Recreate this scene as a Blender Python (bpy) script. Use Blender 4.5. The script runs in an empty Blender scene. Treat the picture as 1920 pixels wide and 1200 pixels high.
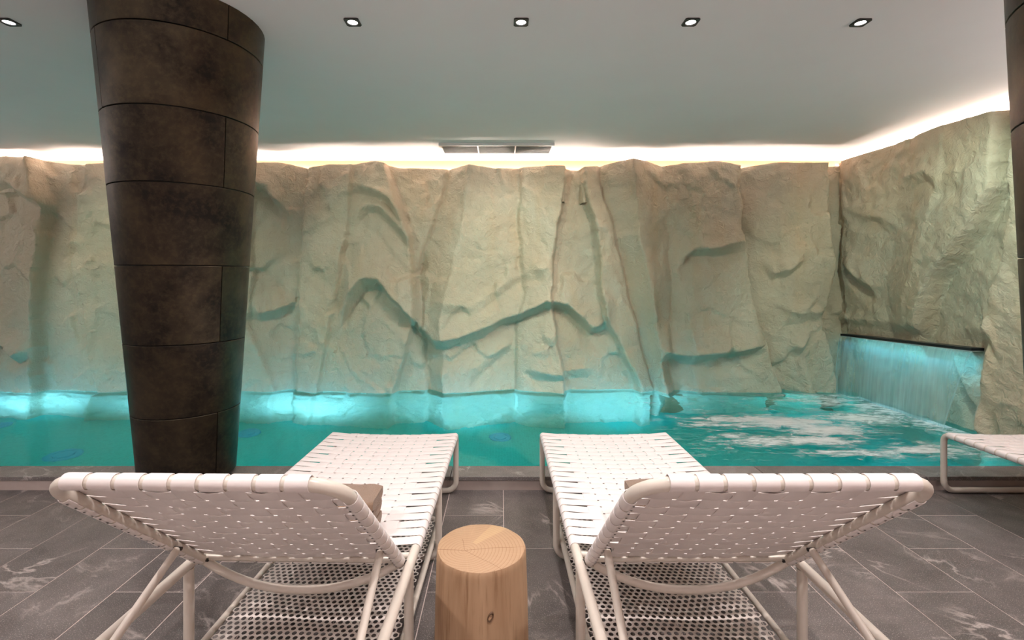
import bpy, bmesh, math, random
import numpy as np
from mathutils import Vector, Matrix

C = bpy.context.scene.collection
SC = bpy.context.scene
random.seed(7)
PI = math.pi
F, VX, VY, HC = 910.0, 938.0, 520.0, 1.235      # focal length (px), vanishing point, camera height

# ------------------------------------------------------------------ camera, world, lights, exposure
cd = bpy.data.cameras.new('camera'); cam = bpy.data.objects.new('camera', cd); C.objects.link(cam)
cam.location = (0, 0, HC); cam.rotation_euler = (PI/2, 0, 0)
cd.sensor_width = 36; cd.lens = F/1920*36
cd.shift_x = (960-VX)/1920; cd.shift_y = -(600-VY)/1920
cd.clip_start = 0.02
SC.camera = cam
w = bpy.data.worlds.new('world'); SC.world = w; w.use_nodes = True
w.node_tree.nodes['Background'].inputs[0].default_value = (0.02, 0.02, 0.02, 1)
w.node_tree.nodes['Background'].inputs[1].default_value = 0.2
SC.view_settings.view_transform = 'Standard'; SC.view_settings.look = 'None'
SC.view_settings.gamma = 1; SC.view_settings.use_curve_mapping = False
SC.view_settings.exposure = 0.0
cy = SC.cycles
cy.max_bounces = 10; cy.diffuse_bounces = 5; cy.glossy_bounces = 4; cy.transmission_bounces = 8
cy.transparent_max_bounces = 12; cy.sample_clamp_indirect = 6.0; cy.use_denoising = True
cy.caustics_reflective = False; cy.caustics_refractive = True

CEIL = 2.50
WATER = 0.070
POOL_Z = -0.98

def lamp(name, kind, loc, power, color, target=None, rot=None, **kw):
    l = bpy.data.lights.new(name, kind); o = bpy.data.objects.new(name, l); C.objects.link(o)
    o.location = loc; l.energy = power; l.color = color
    if target is not None:
        d = Vector(target) - Vector(loc); o.rotation_euler = d.to_track_quat('-Z', 'Y').to_euler()
    if rot is not None: o.rotation_euler = rot
    for k, v in kw.items(): setattr(l, k, v)
    return o

DOWNX = [(-2.43, 2.40), (-0.73, 2.40), (0.103, 2.40), (0.942, 2.40), (1.785, 2.405)]
WARM = (1.0, 0.90, 0.87); COOL = (0.80, 1.0, 0.84); TAN = (1.0, 0.93, 0.84)
for i, (x, y) in enumerate(DOWNX):
    # the beam of each downlight plus an added tinted spot, unseen, that lights the rock
    lamp('downlight_beam', 'SPOT', (x, y, CEIL-0.03), 45, WARM, target=(x, y-0.02, 0), spot_size=math.radians(120), spot_blend=0.7, shadow_soft_size=0.022)
    side = (1.7, 1.5, 0.0, -1.5, -1.7)[i]; tint = (COOL, COOL, (0.95, 1.0, 0.88), TAN, TAN)[i]
    lamp('rock_fill_spot', 'SPOT', (x, y+0.05, CEIL-0.035), (88, 92, 46, 78, 90)[i], tint, target=(x+side, 5.0, 0.98), spot_size=math.radians(56), spot_blend=0.6, shadow_soft_size=0.03)
lamp('rock_fill_spot', 'SPOT', (2.45, 2.45, CEIL-0.035), 105, COOL, target=(3.5, 4.2, 1.15), spot_size=math.radians(72), spot_blend=0.75, shadow_soft_size=0.03)  # added unseen spot for the right rock face
lamp('rock_fill_spot', 'SPOT', (-4.1, 2.45, CEIL-0.035), 105, COOL, target=(-3.4, 5.0, 1.0), spot_size=math.radians(58), spot_blend=0.6, shadow_soft_size=0.03)  # added unseen spot for the left part of the back rock
# unseen fill spots in two rows over the deck, no fixtures
for x in (-3.2, -1.5, 0.1, 1.45, 2.9):
    lamp('deck_fill_spot', 'SPOT', (x, 0.75, CEIL-0.03), 92, WARM, target=(x, 0.8, 0), spot_size=math.radians(130), spot_blend=0.8, shadow_soft_size=0.03)
    lamp('deck_fill_spot', 'SPOT', (x, -1.3, CEIL-0.03), 6, WARM, target=(x, -1.2, 0), spot_size=math.radians(140), spot_blend=0.8, shadow_soft_size=0.05)
lamp('deck_fill_spot', 'SPOT', (2.75, 1.5, CEIL-0.03), 42, WARM, target=(2.8, 1.9, 0), spot_size=math.radians(110), spot_blend=0.8, shadow_soft_size=0.03)  # extra fill spot added to brighten the right-hand lounger
# unseen uplights added along three walls to brighten the ceiling
lamp('cove_and_fill_led', 'AREA', (-1.4, -3.1, 1.75), 120, (1.0, 0.93, 0.93), rot=(PI, 0, 0), shape='RECTANGLE', size=10, size_y=0.1)
lamp('cove_and_fill_led', 'AREA', (-6.4, 1.2, 1.8), 100, (1.0, 0.94, 0.95), rot=(PI, 0, PI/2), shape='RECTANGLE', size=6, size_y=0.1)
lamp('cove_and_fill_led', 'AREA', (3.75, 0.2, 1.8), 90, (1.0, 0.94, 0.95), rot=(PI, 0, PI/2), shape='RECTANGLE', size=4, size_y=0.1)
# warm fill light added behind the camera, no lamp bodies
for x in (-3.5, -0.2, 2.8):
    lamp('warm_fill', 'AREA', (x, -3.3, 1.25), 2, (1.0, 0.80, 0.68), rot=(PI/2, 0, 0), shape='RECTANGLE', size=0.5, size_y=0.6)
# LED tape in the coves behind the rock faces (lies in the gap, faces up)
for k in range(6):
    xa = -6.4 + k*1.70
    lamp('cove_and_fill_led', 'AREA', (xa+0.85, 5.205, 2.308), 60.0, (1.0, 0.80, 0.68), rot=(PI, 0, 0), shape='RECTANGLE', size=1.69, size_y=0.03)
for k in range(2):
    lamp('cove_and_fill_led', 'AREA', (3.80, 3.15+0.5+k*1.0, 2.378), 28.0, (1.0, 0.82, 0.70), rot=(PI, 0, PI/2), shape='RECTANGLE', size=0.99, size_y=0.03)
# underwater lamps: row floating mid-pool for the rock, row at the near wall
CYAN = (0.24, 0.66, 1.0)
for x, p in ((-4.7, 80), (-3.3, 52), (-1.9, 68), (-0.35, 105), (1.25, 95)):
    lamp('pool_lamp', 'SPOT', (x, 4.25, -0.42), p*1.6, CYAN, target=(x, 5.0, -0.28), spot_size=math.radians(130), spot_blend=1.0, shadow_soft_size=0.07)
    lamp('pool_lamp', 'SPOT', (x, 3.02, -0.35), p*0.28, (0.05, 0.88, 0.90), target=(x, 4.6, -0.6), spot_size=math.radians(150), spot_blend=1.0, shadow_soft_size=0.08)
for x, y, p in ((2.2, 3.03, 14), (3.0, 3.03, 26), (3.1, 4.6, 22)):
    lamp('pool_lamp', 'SPOT', (x, y, -0.30), p, (0.05, 0.75, 1.0), target=(x+0.1, y+1.0, -0.75), spot_size=math.radians(150), spot_blend=1.0, shadow_soft_size=0.08)
# cyan light added behind the falling sheet to tint it
lamp('blade_fill', 'AREA', (3.47, 4.24, 0.63), 2.6, (0.14, 0.70, 1.0), rot=(0, -0.5, 0), shape='RECTANGLE', size=0.04, size_y=1.2)

# ------------------------------------------------------------------ helpers
def link(o, parent=None):
    C.objects.link(o)
    if parent: o.parent = parent
    return o

def mesh_obj(name, verts, faces, mat=None, parent=None, smooth=None, loc=None):
    me = bpy.data.meshes.new(name); me.from_pydata(verts, [], faces); me.update()
    if mat: me.materials.append(mat)
    if smooth is not None:
        me.polygons.foreach_set('use_smooth', [True]*len(me.polygons))
        if smooth < 180: me.set_sharp_from_angle(angle=math.radians(smooth))
    o = bpy.data.objects.new(name, me); link(o, parent)
    if loc: o.location = loc
    return o

def tag(o, label=None, cat=None, group=None, kind=None):
    for k, v in (('label', label), ('category', cat), ('group', group), ('kind', kind)):
        if v: o[k] = v
    return o

def empty(name, loc=(0, 0, 0), rz=0.0):
    o = bpy.data.objects.new(name, None); o.location = loc; o.rotation_euler = (0, 0, rz); o.empty_display_size = 0.1
    return link(o)

class MB:
    def __init__(s): s.v = []; s.f = []
    def add(s, v, f):
        b = len(s.v); s.v += [tuple(p) for p in v]; s.f += [tuple(i+b for i in q) for q in f]
    def box(s, x0, x1, y0, y1, z0, z1, bev=0.0):
        if bev <= 0:
            v = [(x, y, z) for z in (z0, z1) for y in (y0, y1) for x in (x0, x1)]
            s.add(v, [(0, 2, 3, 1), (4, 5, 7, 6), (0, 1, 5, 4), (2, 6, 7, 3), (0, 4, 6, 2), (1, 3, 7, 5)]); return
        b = bev    # bevelled upper edges
        v = [(x, y, z0) for x, y in ((x0, y0), (x1, y0), (x1, y1), (x0, y1))]
        v += [(x, y, z1-b) for x, y in ((x0, y0), (x1, y0), (x1, y1), (x0, y1))]
        v += [(x, y, z1) for x, y in ((x0+b, y0+b), (x1-b, y0+b), (x1-b, y1-b), (x0+b, y1-b))]
        f = [(3, 2, 1, 0), (8, 9, 10, 11)]
        for k in range(4):
            n = (k+1) % 4; f += [(k, n, 4+n, 4+k), (4+k, 4+n, 8+n, 8+k)]
        s.add(v, f)
    def tube(s, pts, r, seg=10, closed=False, caps=True):
        P = [Vector(p) for p in pts]; n = len(P); T = []
        for i in range(n):
            if closed: t = P[(i+1) % n]-P[i-1]
            else: t = P[min(i+1, n-1)]-P[max(i-1, 0)]
            T.append(t.normalized())
        up = Vector((0, 0, 1)) if abs(T[0].z) < 0.9 else Vector((1, 0, 0))
        N = (up - T[0]*up.dot(T[0])).normalized(); rings = []
        for i in range(n):
            if i: N = (N - T[i]*N.dot(T[i])).normalized()
            B = T[i].cross(N)
            rings.append([P[i] + N*(r*math.cos(2*PI*k/seg)) + B*(r*math.sin(2*PI*k/seg)) for k in range(seg)])
        v = [p for rg in rings for p in rg]; f = []
        for i in range(n if closed else n-1):
            j = (i+1) % n
            for k in range(seg):
                l = (k+1) % seg; f.append((i*seg+k, i*seg+l, j*seg+l, j*seg+k))
        if caps and not closed:
            f.append(tuple(reversed(range(seg)))); f.append(tuple((n-1)*seg+k for k in range(seg)))
        s.add(v, f)
    def ribbon(s, pts, wdir, width, th):
        """flat strap along pts; wdir is its width direction"""
        P = [Vector(p) for p in pts]; n = len(P); W = Vector(wdir).normalized(); v = []; f = []
        for i in range(n):
            t = (P[min(i+1, n-1)]-P[max(i-1, 0)]).normalized(); N = W.cross(t).normalized()
            h = width/2; e = 0.0025
            for a, b in ((-h, -.25), (-h, .25), (-h+e, .5), (h-e, .5), (h, .25), (h, -.25), (h-e, -.5), (-h+e, -.5)):
                v.append(P[i] + W*a + N*(b*th))
        for i in range(n-1):
            for k in range(8):
                l = (k+1) % 8; f.append((i*8+k, i*8+l, i*8+8+l, i*8+8+k))
        f.append(tuple(reversed(range(8)))); f.append(tuple((n-1)*8+k for k in range(8)))
        s.add(v, f)
    def lathe(s, prof, seg=32, center=(0, 0)):
        n = len(prof); v = []; f = []
        for r, z in prof:
            for k in range(seg):
                a = 2*PI*k/seg; v.append((center[0]+r*math.cos(a), center[1]+r*math.sin(a), z))
        for i in range(n-1):
            for k in range(seg):
                l = (k+1) % seg; f.append((i*seg+k, i*seg+l, i*seg+seg+l, i*seg+seg+k))
        f.append(tuple(reversed(range(seg)))); f.append(tuple((n-1)*seg+k for k in range(seg)))
        s.add(v, f)
    def build(s, name, mat, parent=None, smooth=None, loc=None):
        return mesh_obj(name, s.v, s.f, mat, parent, smooth, loc)

def fillet(pts, rad, n=6):
    """round the inner corners of a polyline"""
    P = [Vector(p) for p in pts]; out = [P[0]]
    for i in range(1, len(P)-1):
        a = (P[i-1]-P[i]); b = (P[i+1]-P[i]); la, lb = a.length, b.length; a.normalize(); b.normalize()
        ang = a.angle(b)
        if ang > PI-0.02: out.append(P[i]); continue
        r = rad[i-1] if isinstance(rad, (list, tuple)) else rad
        d = min(r/math.tan(ang/2), la*0.49, lb*0.49); r = d*math.tan(ang/2)
        c = P[i] + (a+b).normalized()*(r/math.sin(ang/2))
        s0 = P[i]+a*d-c; s1 = P[i]+b*d-c; tot = s0.angle(s1)
        for k in range(n+1):
            t = k/n; out.append(c + (s0*math.sin((1-t)*tot) + s1*math.sin(t*tot))/math.sin(tot))
    out.append(P[-1]); return out

# ------------------------------------------------------------------ materials
class NT:
    def __init__(s, name):
        s.m = bpy.data.materials.new(name); s.m.use_nodes = True; s.t = s.m.node_tree; s.t.nodes.clear()
        s.out = s.n('ShaderNodeOutputMaterial')
    def n(s, ty, **kw):
        o = s.t.nodes.new(ty)
        for k, v in kw.items(): setattr(o, k, v)
        return o
    def set(s, sock, val):
        if isinstance(val, bpy.types.NodeSocket): s.t.links.new(val, sock)
        elif isinstance(val, bpy.types.Node): s.t.links.new(val.outputs[0], sock)
        else: sock.default_value = val
    def coords(s, kind='Object', scale=(1, 1, 1), loc=None):
        c = s.n('ShaderNodeTexCoord'); m = s.n('ShaderNodeMapping'); s.set(m.inputs[0], c.outputs[kind]); m.inputs['Scale'].default_value = scale
        if loc is not None: s.set(m.inputs['Location'], loc)
        return m.outputs[0]
    def noise(s, vec, scale, detail=4, rough=.55, dist=0.0):
        o = s.n('ShaderNodeTexNoise'); s.set(o.inputs['Vector'], vec); o.inputs['Scale'].default_value = scale
        o.inputs['Detail'].default_value = detail; o.inputs['Roughness'].default_value = rough; o.inputs['Distortion'].default_value = dist
        return o.outputs['Fac']
    def ramp(s, fac, stops, interp='LINEAR'):
        o = s.n('ShaderNodeValToRGB'); s.set(o.inputs[0], fac); e = o.color_ramp.elements; o.color_ramp.interpolation = interp
        while len(e) < len(stops): e.new(0.5)
        for i, (p, c) in enumerate(stops):
            e[i].position = p; e[i].color = (c, c, c, 1) if isinstance(c, (int, float)) else (*c, 1)
        return o.outputs[0]
    def math(s, op, a, b=0.0, clamp=False):
        o = s.n('ShaderNodeMath', operation=op, use_clamp=clamp); s.set(o.inputs[0], a); s.set(o.inputs[1], b); return o.outputs[0]
    def mix(s, fac, a, b, blend='MIX'):
        o = s.n('ShaderNodeMix', data_type='RGBA', blend_type=blend); s.set(o.inputs['Factor'], fac)
        s.set(o.inputs['A'], (*a, 1) if isinstance(a, tuple) and len(a) == 3 else a); s.set(o.inputs['B'], (*b, 1) if isinstance(b, tuple) and len(b) == 3 else b)
        return o.outputs['Result']
    def bump(s, h, strength=.3, dist=.01):
        o = s.n('ShaderNodeBump'); s.set(o.inputs['Height'], h); o.inputs['Strength'].default_value = strength; o.inputs['Distance'].default_value = dist
        return o.outputs[0]
    def bsdf(s, color, rough=.5, metal=0.0, normal=None, spec=.5, **kw):
        o = s.n('ShaderNodeBsdfPrincipled')
        s.set(o.inputs['Base Color'], (*color, 1) if isinstance(color, tuple) and len(color) == 3 else color)
        s.set(o.inputs['Roughness'], rough); s.set(o.inputs['Metallic'], metal); s.set(o.inputs['Specular IOR Level'], spec)
        if normal is not None: s.set(o.inputs['Normal'], normal)
        for k, v in kw.items(): s.set(o.inputs[k.replace('_', ' ')], v)
        return o
    def done(s, shader):
        s.set(s.out.inputs['Surface'], shader); return s.m

def plain(name, color, rough=.5, metal=0.0, nz=0.06, scale=30, bump=0.0, spec=.5):
    m = NT(name); v = m.coords()
    f = m.noise(v, scale, 3); c2 = tuple(min(1, c*(1-nz*2)) for c in color)
    col = m.mix(f, c2, tuple(min(1, c*(1+nz)) for c in color))
    nm = m.bump(m.noise(v, scale*6, 3), bump, .004) if bump else None
    return m.done(m.bsdf(col, rough, metal, nm, spec))

def emit(name, color, strength):
    m = NT(name); e = m.n('ShaderNodeEmission'); e.inputs[0].default_value = (*color, 1); e.inputs[1].default_value = strength
    return m.done(e)

M = {}
M['strap'] = plain('woven_strap', (.78, .725, .71), .38, nz=.02, scale=60)
M['frame'] = plain('cream_powdercoat', (.66, .60, .53), .34, nz=.02, scale=80)
M['sheet'] = plain('perforated_sheet', (.80, .73, .68), .45, nz=.05, scale=25)
M['rivet'] = plain('dark_rivet', (.045, .04, .036), .4, .6)
M['plaster'] = plain('ceiling_plaster', (.80, .77, .78), .75, nz=.025, scale=2.2, bump=.05, spec=.2)
M['wall'] = plain('wall_plaster', (.42, .39, .36), .8, nz=.03, scale=3)
M['cove'] = plain('cove_plaster', (.22, .11, .05), .8, nz=.05, scale=4)
M['black'] = plain('black_trim', (.018, .017, .016), .4, nz=.1)
M['steel'] = plain('grey_aluminium', (.42, .46, .46), .45, .3, nz=.04)
M['whitemetal'] = plain('white_aluminium', (.75, .74, .73), .45, nz=.02)
M['grout'] = plain('grout', (.62, .52, .48), .9, nz=.1, scale=50)
M['lamp'] = emit('lamp_lens', (1, .97, .95), 9.0)
M['inlet'] = plain('pool_inlet', (.01, .36, .50), .5, nz=.1)
M['blade'] = plain('blade_steel', (.02, .024, .03), .35, .5)

# dark veined stone tiles
def stone(name, dark, light, vein, world=False):
    m = NT(name); info = m.n('ShaderNodeObjectInfo')
    rnd = m.n('ShaderNodeCombineXYZ'); m.set(rnd.inputs[0], m.math('MULTIPLY', info.outputs['Random'], 37.0)); m.set(rnd.inputs[1], m.math('MULTIPLY', info.outputs['Random'], 91.0)); 
    v = m.coords('Object', (1, 1, 1), rnd.outputs[0])
    base = m.mix(m.ramp(m.noise(v, 3.5, 6, .65, .6), [(.3, 0.0), (.72, 1.0)]), dark, light)
    base = m.mix(m.ramp(m.noise(v, 260, 2, .5), [(.575, 0.0), (.70, .6)]), base, vein)
    # thin pale veins: zero crossings of a warped noise, gated by a second noise
    n1 = m.noise(v, 1.7, 5, .6, 1.4)
    line = m.ramp(m.math('ABSOLUTE', m.math('SUBTRACT', n1, .5)), [(0.0, 1.0), (.008, .6), (.024, 0.0)])
    gate = m.ramp(m.noise(v, 2.6, 2), [(.47, 0.0), (.63, 1.0)])
    col = m.mix(m.math('MULTIPLY', m.math('MULTIPLY', line, gate), .7), base, vein)
    v2 = m.coords('Object', (1.0, 3.0, 1), rnd.outputs[0]); cl = m.ramp(m.noise(v2, 2.2, 8, .7, .8), [(.60, 0.0), (.78, .20)])
    col = m.mix(cl, col, vein)
    tone = m.math('ADD', m.math('MULTIPLY', info.outputs['Random'], .30), .85)
    hv = m.n('ShaderNodeHueSaturation'); m.set(hv.inputs['Value'], tone); m.set(hv.inputs['Color'], col)
    nm = m.bump(m.noise(v, 90, 5, .6), .12, .004)
    return m.done(m.bsdf(hv.outputs[0], m.ramp(m.noise(v, 8, 3), [(.3, .34), (.7, .55)]), 0, nm, .5))
M['tile'] = stone('dark_stone_tile', (.068, .059, .056), (.135, .118, .113), (.50, .44, .41))
M['coping'] = stone('coping_stone', (.11, .098, .094), (.18, .162, .155), (.55, .50, .47))
M['riser'] = plain('riser_stone', (.42, .35, .32), .6, nz=.08, scale=14)

def rock_material():
    m = NT('carved_sandstone'); v = m.coords()
    a = m.noise(v, 1.3, 5, .6, .5); b = m.noise(v, 9, 6, .65)
    col = m.mix(m.ramp(a, [(.32, 0.0), (.68, 1.0)]), (.52, .43, .305), (.53, .495, .385))
    col = m.mix(m.ramp(b, [(.35, .0), (.75, .45)]), col, (.46, .385, .285))
    vs = m.coords('Object', (5, 5, .5)); col = m.mix(m.ramp(m.noise(vs, 1.2, 4), [(.5, 0.0), (.75, .38)]), col, (.55, .40, .24))
    h1 = m.noise(v, 16, 7, .62, .9); h2 = m.noise(v, 70, 4, .6)
    h = m.math('ADD', h1, m.math('MULTIPLY', h2, .25))
    return m.done(m.bsdf(col, .55, 0, m.bump(h, .8, .03), .35))
M['rock'] = rock_material()

def bronze():
    m = NT('patinated_bronze'); info = m.n('ShaderNodeObjectInfo')
    off = m.n('ShaderNodeCombineXYZ'); m.set(off.inputs[2], m.math('MULTIPLY', info.outputs['Random'], 23.0))
    v = m.coords('Object', (1, 1, 1), off.outputs[0])
    a = m.noise(v, 4.5, 4, .55, .3); b = m.noise(v, 38, 4, .7)
    col = m.mix(m.ramp(a, [(.36, 0.0), (.68, 1.0)]), (.019, .016, .014), (.072, .056, .035))
    col = m.mix(m.ramp(b, [(.45, 0.0), (.8, .5)]), col, (.12, .09, .048))
    return m.done(m.bsdf(col, m.ramp(a, [(.3, .50), (.7, .38)]), .75, m.bump(b, .08, .004), .5))
M['bronze'] = bronze()

def water_material():
    m = NT('pool_water'); v = m.coords()
    n = m.bump(m.noise(v, 26, 3, .5), .05, .01)
    g = m.n('ShaderNodeBsdfGlass'); g.inputs['IOR'].default_value = 1.33; g.inputs['Roughness'].default_value = 0.0
    g.inputs['Color'].default_value = (.62, .97, .98, 1); m.set(g.inputs['Normal'], n)
    return m.done(g)
M['water'] = water_material()

def pool_tile():
    m = NT('pool_mosaic'); v = m.coords()
    br = m.n('ShaderNodeTexBrick'); m.set(br.inputs['Vector'], v); br.offset = 0.0
    br.inputs['Scale'].default_value = 1.0; br.inputs['Brick Width'].default_value = .025; br.inputs['Row Height'].default_value = .025; br.inputs['Mortar Size'].default_value = .0016
    br.inputs['Color1'].default_value = (.012, .36, .29, 1); br.inputs['Color2'].default_value = (.016, .43, .35, 1); br.inputs['Mortar'].default_value = (.05, .46, .40, 1)
    col = m.mix(m.ramp(m.noise(v, 1.1, 3), [(.35, 0.0), (.7, .5)]), br.outputs[0], (.012, .42, .38))
    return m.done(m.bsdf(col, .5))
M['pool'] = pool_tile()

def foam_material():
    m = NT('white_foam'); at = m.n('ShaderNodeAttribute', attribute_name='mask')
    v = m.coords('Object', (1.0, 1.6, 1)); n = m.noise(v, 5.0, 9, .72, 1.1)
    vs = m.coords('Object', (1.5, 6.0, 1)); n2 = m.noise(vs, 4.0, 6, .7, .6)
    s = m.math('ADD', m.math('MULTIPLY', n, .55), m.math('MULTIPLY', n2, .45))
    s = m.math('ADD', m.math('MULTIPLY', m.math('SUBTRACT', s, .5), 2.4), .5)
    k = m.math('ADD', s, m.math('SUBTRACT', at.outputs['Fac'], .57))
    fac = m.ramp(k, [(.0, 0.0), (.12, .16), (.36, .74), (.6, .94)])
    d = m.bsdf((.80, .84, .84), .6, 0, m.bump(n, .4, .02)); t = m.n('ShaderNodeBsdfTransparent')
    mx = m.n('ShaderNodeMixShader'); m.set(mx.inputs[0], fac); m.set(mx.inputs[1], t); m.set(mx.inputs[2], d)
    return m.done(mx)
M['foam'] = foam_material()

def fall_material():
    m = NT('falling_water'); v = m.coords('Object', (1, 26, .55)); n = m.noise(v, 2.2, 5, .65)
    v2 = m.coords('Object', (1, 2.2, .9)); n2 = m.noise(v2, 1.6, 3)
    at = m.n('ShaderNodeAttribute', attribute_name='mask')
    fac = m.math('ADD', m.math('MULTIPLY', m.ramp(n, [(.34, .16), (.74, .46)]), .75), m.math('MULTIPLY', m.ramp(n2, [(.35, 0.0), (.7, .5)]), .8), True)
    fac = m.math('MULTIPLY', fac, at.outputs['Fac'], True)
    d = m.n('ShaderNodeBsdfDiffuse'); d.inputs[0].default_value = (.78, .90, .92, 1)
    tr = m.n('ShaderNodeBsdfTranslucent'); tr.inputs[0].default_value = (.65, .88, .93, 1)
    a = m.n('ShaderNodeMixShader'); a.inputs[0].default_value = .5; m.set(a.inputs[1], d); m.set(a.inputs[2], tr)
    gl = m.n('ShaderNodeBsdfGlossy'); gl.inputs['Roughness'].default_value = .15; m.set(gl.inputs['Normal'], m.bump(n, .4, .01))
    b = m.n('ShaderNodeMixShader'); b.inputs[0].default_value = .10; m.set(b.inputs[1], a); m.set(b.inputs[2], gl)
    t = m.n('ShaderNodeBsdfTransparent'); t.inputs[0].default_value = (.90, .98, .98, 1)
    mx = m.n('ShaderNodeMixShader'); m.set(mx.inputs[0], fac); m.set(mx.inputs[1], t); m.set(mx.inputs[2], b)
    return m.done(mx)
M['fall'] = fall_material()

def towel_material():
    m = NT('brown_towelling'); v = m.coords(); n = m.noise(v, 420, 2, .6); a = m.noise(v, 14, 4)
    col = m.mix(a, (.17, .105, .066), (.30, .20, .135)); col = m.mix(m.ramp(n, [(.35, .0), (.75, .5)]), col, (.36, .25, .18))
    return m.done(m.bsdf(col, .95, 0, m.bump(n, .8, .006), .1, Sheen_Weight=.3))
M['towel'] = towel_material()

def wood_side():
    m = NT('log_side'); v = m.coords('Object', (9, 9, .8)); n = m.noise(v, 2.6, 6, .6, .4)
    v2 = m.coords('Object', (26, 26, 1.1)); n2 = m.noise(v2, 3, 4, .6)
    col = m.mix(m.ramp(n, [(.3, 0.0), (.7, 1.0)]), (.34, .205, .115), (.47, .31, .19))
    col = m.mix(m.ramp(n2, [(.54, 0.0), (.72, .75)]), col, (.22, .115, .055))
    return m.done(m.bsdf(col, .62, 0, m.bump(n2, .25, .004), .3))
def wood_top(px, py, cracks):
    m = NT('log_end_grain'); c = m.n('ShaderNodeTexCoord'); sx = m.n('ShaderNodeSeparateXYZ')
    wv = m.n('ShaderNodeTexNoise'); m.set(wv.inputs['Vector'], c.outputs['Object']); wv.inputs['Scale'].default_value = 7
    ad = m.n('ShaderNodeVectorMath', operation='MULTIPLY_ADD'); m.set(ad.inputs[0], wv.outputs['Color']); ad.inputs[1].default_value = (.018, .018, 0); m.set(ad.inputs[2], c.outputs['Object'])
    m.set(sx.inputs[0], ad.outputs[0])
    x = m.math('SUBTRACT', sx.outputs[0], px+.009); y = m.math('SUBTRACT', sx.outputs[1], py+.009)
    r = m.math('SQRT', m.math('ADD', m.math('MULTIPLY', x, x), m.math('MULTIPLY', y, y)))
    ring = m.math('FRACT', m.math('MULTIPLY', r, 95.0))
    nb = m.noise(c.outputs['Object'], 9, 4)
    col = m.mix(nb, (.39, .25, .145), (.47, .32, .20))
    col = m.mix(m.math('MULTIPLY', m.ramp(ring, [(0.0, .1), (.72, .25), (.90, 1.0), (1.0, .1)]), .6), col, (.24, .125, .06))
    ang = m.math('ARCTAN2', y, x)
    v = m.n('ShaderNodeCombineXYZ'); m.set(v.inputs[0], ang); fine = m.noise(v.outputs[0], 16, 4, .7)
    col = m.mix(m.ramp(fine, [(.5, 0.0), (.8, .35)]), col, (.56, .38, .22))
    sec = m.math('MULTIPLY', m.math('LESS_THAN', m.math('ABSOLUTE', m.math('SUBTRACT', ang, .92)), .16), m.math('GREATER_THAN', r, .045))
    col = m.mix(m.math('MULTIPLY', sec, .33), col, (.56, .40, .21))
    for th, L, wd in cracks:
        al = m.math('ADD', m.math('MULTIPLY', x, math.cos(th)), m.math('MULTIPLY', y, math.sin(th)))
        pe = m.math('ABSOLUTE', m.math('SUBTRACT', m.math('MULTIPLY', x, math.sin(th)), m.math('MULTIPLY', y, math.cos(th))))
        ok = m.math('MULTIPLY', m.math('GREATER_THAN', al, 0.0), m.math('LESS_THAN', al, L))
        k = m.math('MULTIPLY', m.math('LESS_THAN', pe, wd), ok)
        col = m.mix(m.math('MULTIPLY', k, .85), col, (.20, .10, .05))
    return m.done(m.bsdf(col, .6, 0, m.bump(ring, .1, .002), .3))
M['log'] = wood_side()

# ------------------------------------------------------------------ numpy noise
def vnoise(U, V, sc, seed):
    u = U*sc; v = V*sc; iu = np.floor(u).astype(np.int64); iv = np.floor(v).astype(np.int64)
    fu = u-iu; fv = v-iv; fu = fu*fu*(3-2*fu); fv = fv*fv*(3-2*fv)
    def h(a, b):
        n = (a*374761393 + b*668265263 + seed*974634777) & 0x7fffffff
        n = ((n ^ (n >> 13))*1274126177) & 0x7fffffff
        return ((n ^ (n >> 16)) & 0xffff)/65535.0
    return (h(iu, iv)*(1-fu)+h(iu+1, iv)*fu)*(1-fv) + (h(iu, iv+1)*(1-fu)+h(iu+1, iv+1)*fu)*fv
def fbm(U, V, sc, seed, oct=4, gain=.5):
    s = 0; a = 1; t = 0
    for i in range(oct):
        s = s + a*vnoise(U, V, sc*2**i, seed+i); t += a; a *= gain
    return s/t*2-1
def sstep(x, a, b):
    t = np.clip((x-a)/(b-a), 0, 1); return t*t*(3-2*t)
def blur(A, n):
    for _ in range(n):
        B = np.pad(A, 1, mode='edge'); A = (B[:-2, 1:-1]+B[2:, 1:-1]+B[1:-1, :-2]+B[1:-1, 2:]+2*B[1:-1, 1:-1])/6
    return A
def folds_field(U, V, folds):
    """piecewise planes between fold lines; folds = (line [(u,v)..], depth left of it, depth right of it)"""
    out = np.zeros_like(U); lines = []
    for pts, dl, dr in folds:
        p = sorted(pts, key=lambda q: q[1]); lines.append((np.interp(V, [q[1] for q in p], [q[0] for q in p]), dl, dr))
    for k in range(len(lines)-1):
        a, _, d0 = lines[k]; b, d1, _ = lines[k+1]; wd = np.maximum(b-a, 1e-3)
        m = (U >= a) & (U < b); t = np.clip((U-a)/wd, 0, 1); out = np.where(m, d0+(d1-d0)*t, out)
    return out
def ledge(U, V, pts, ha, La, hb, Lb, end=.12):
    """rock above the line swells out (ha over La), below it is cut back (hb over Lb)"""
    us = [p[0] for p in pts]; vs = [p[1] for p in pts]
    line = np.interp(U, us, vs); dv = V-line
    e = sstep(U, us[0]-end*.3, us[0]+end)*(1-sstep(U, us[-1]-end, us[-1]+end*.3))
    bw = .045+.09*vnoise(U, V*.2, 5.0, 61); t = np.clip(-dv/bw, 0, 1)                      # slanting underside bw high
    up = ha*np.clip(1-dv/La, 0, 1)**1.2*(dv >= 0); under = (ha+(-hb-ha)*t)*((dv < 0) & (dv > -bw)); dn = -hb*np.clip(1+(dv+bw)/Lb, 0, 1)*(dv <= -bw)
    return e*(up+under+dn)
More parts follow.
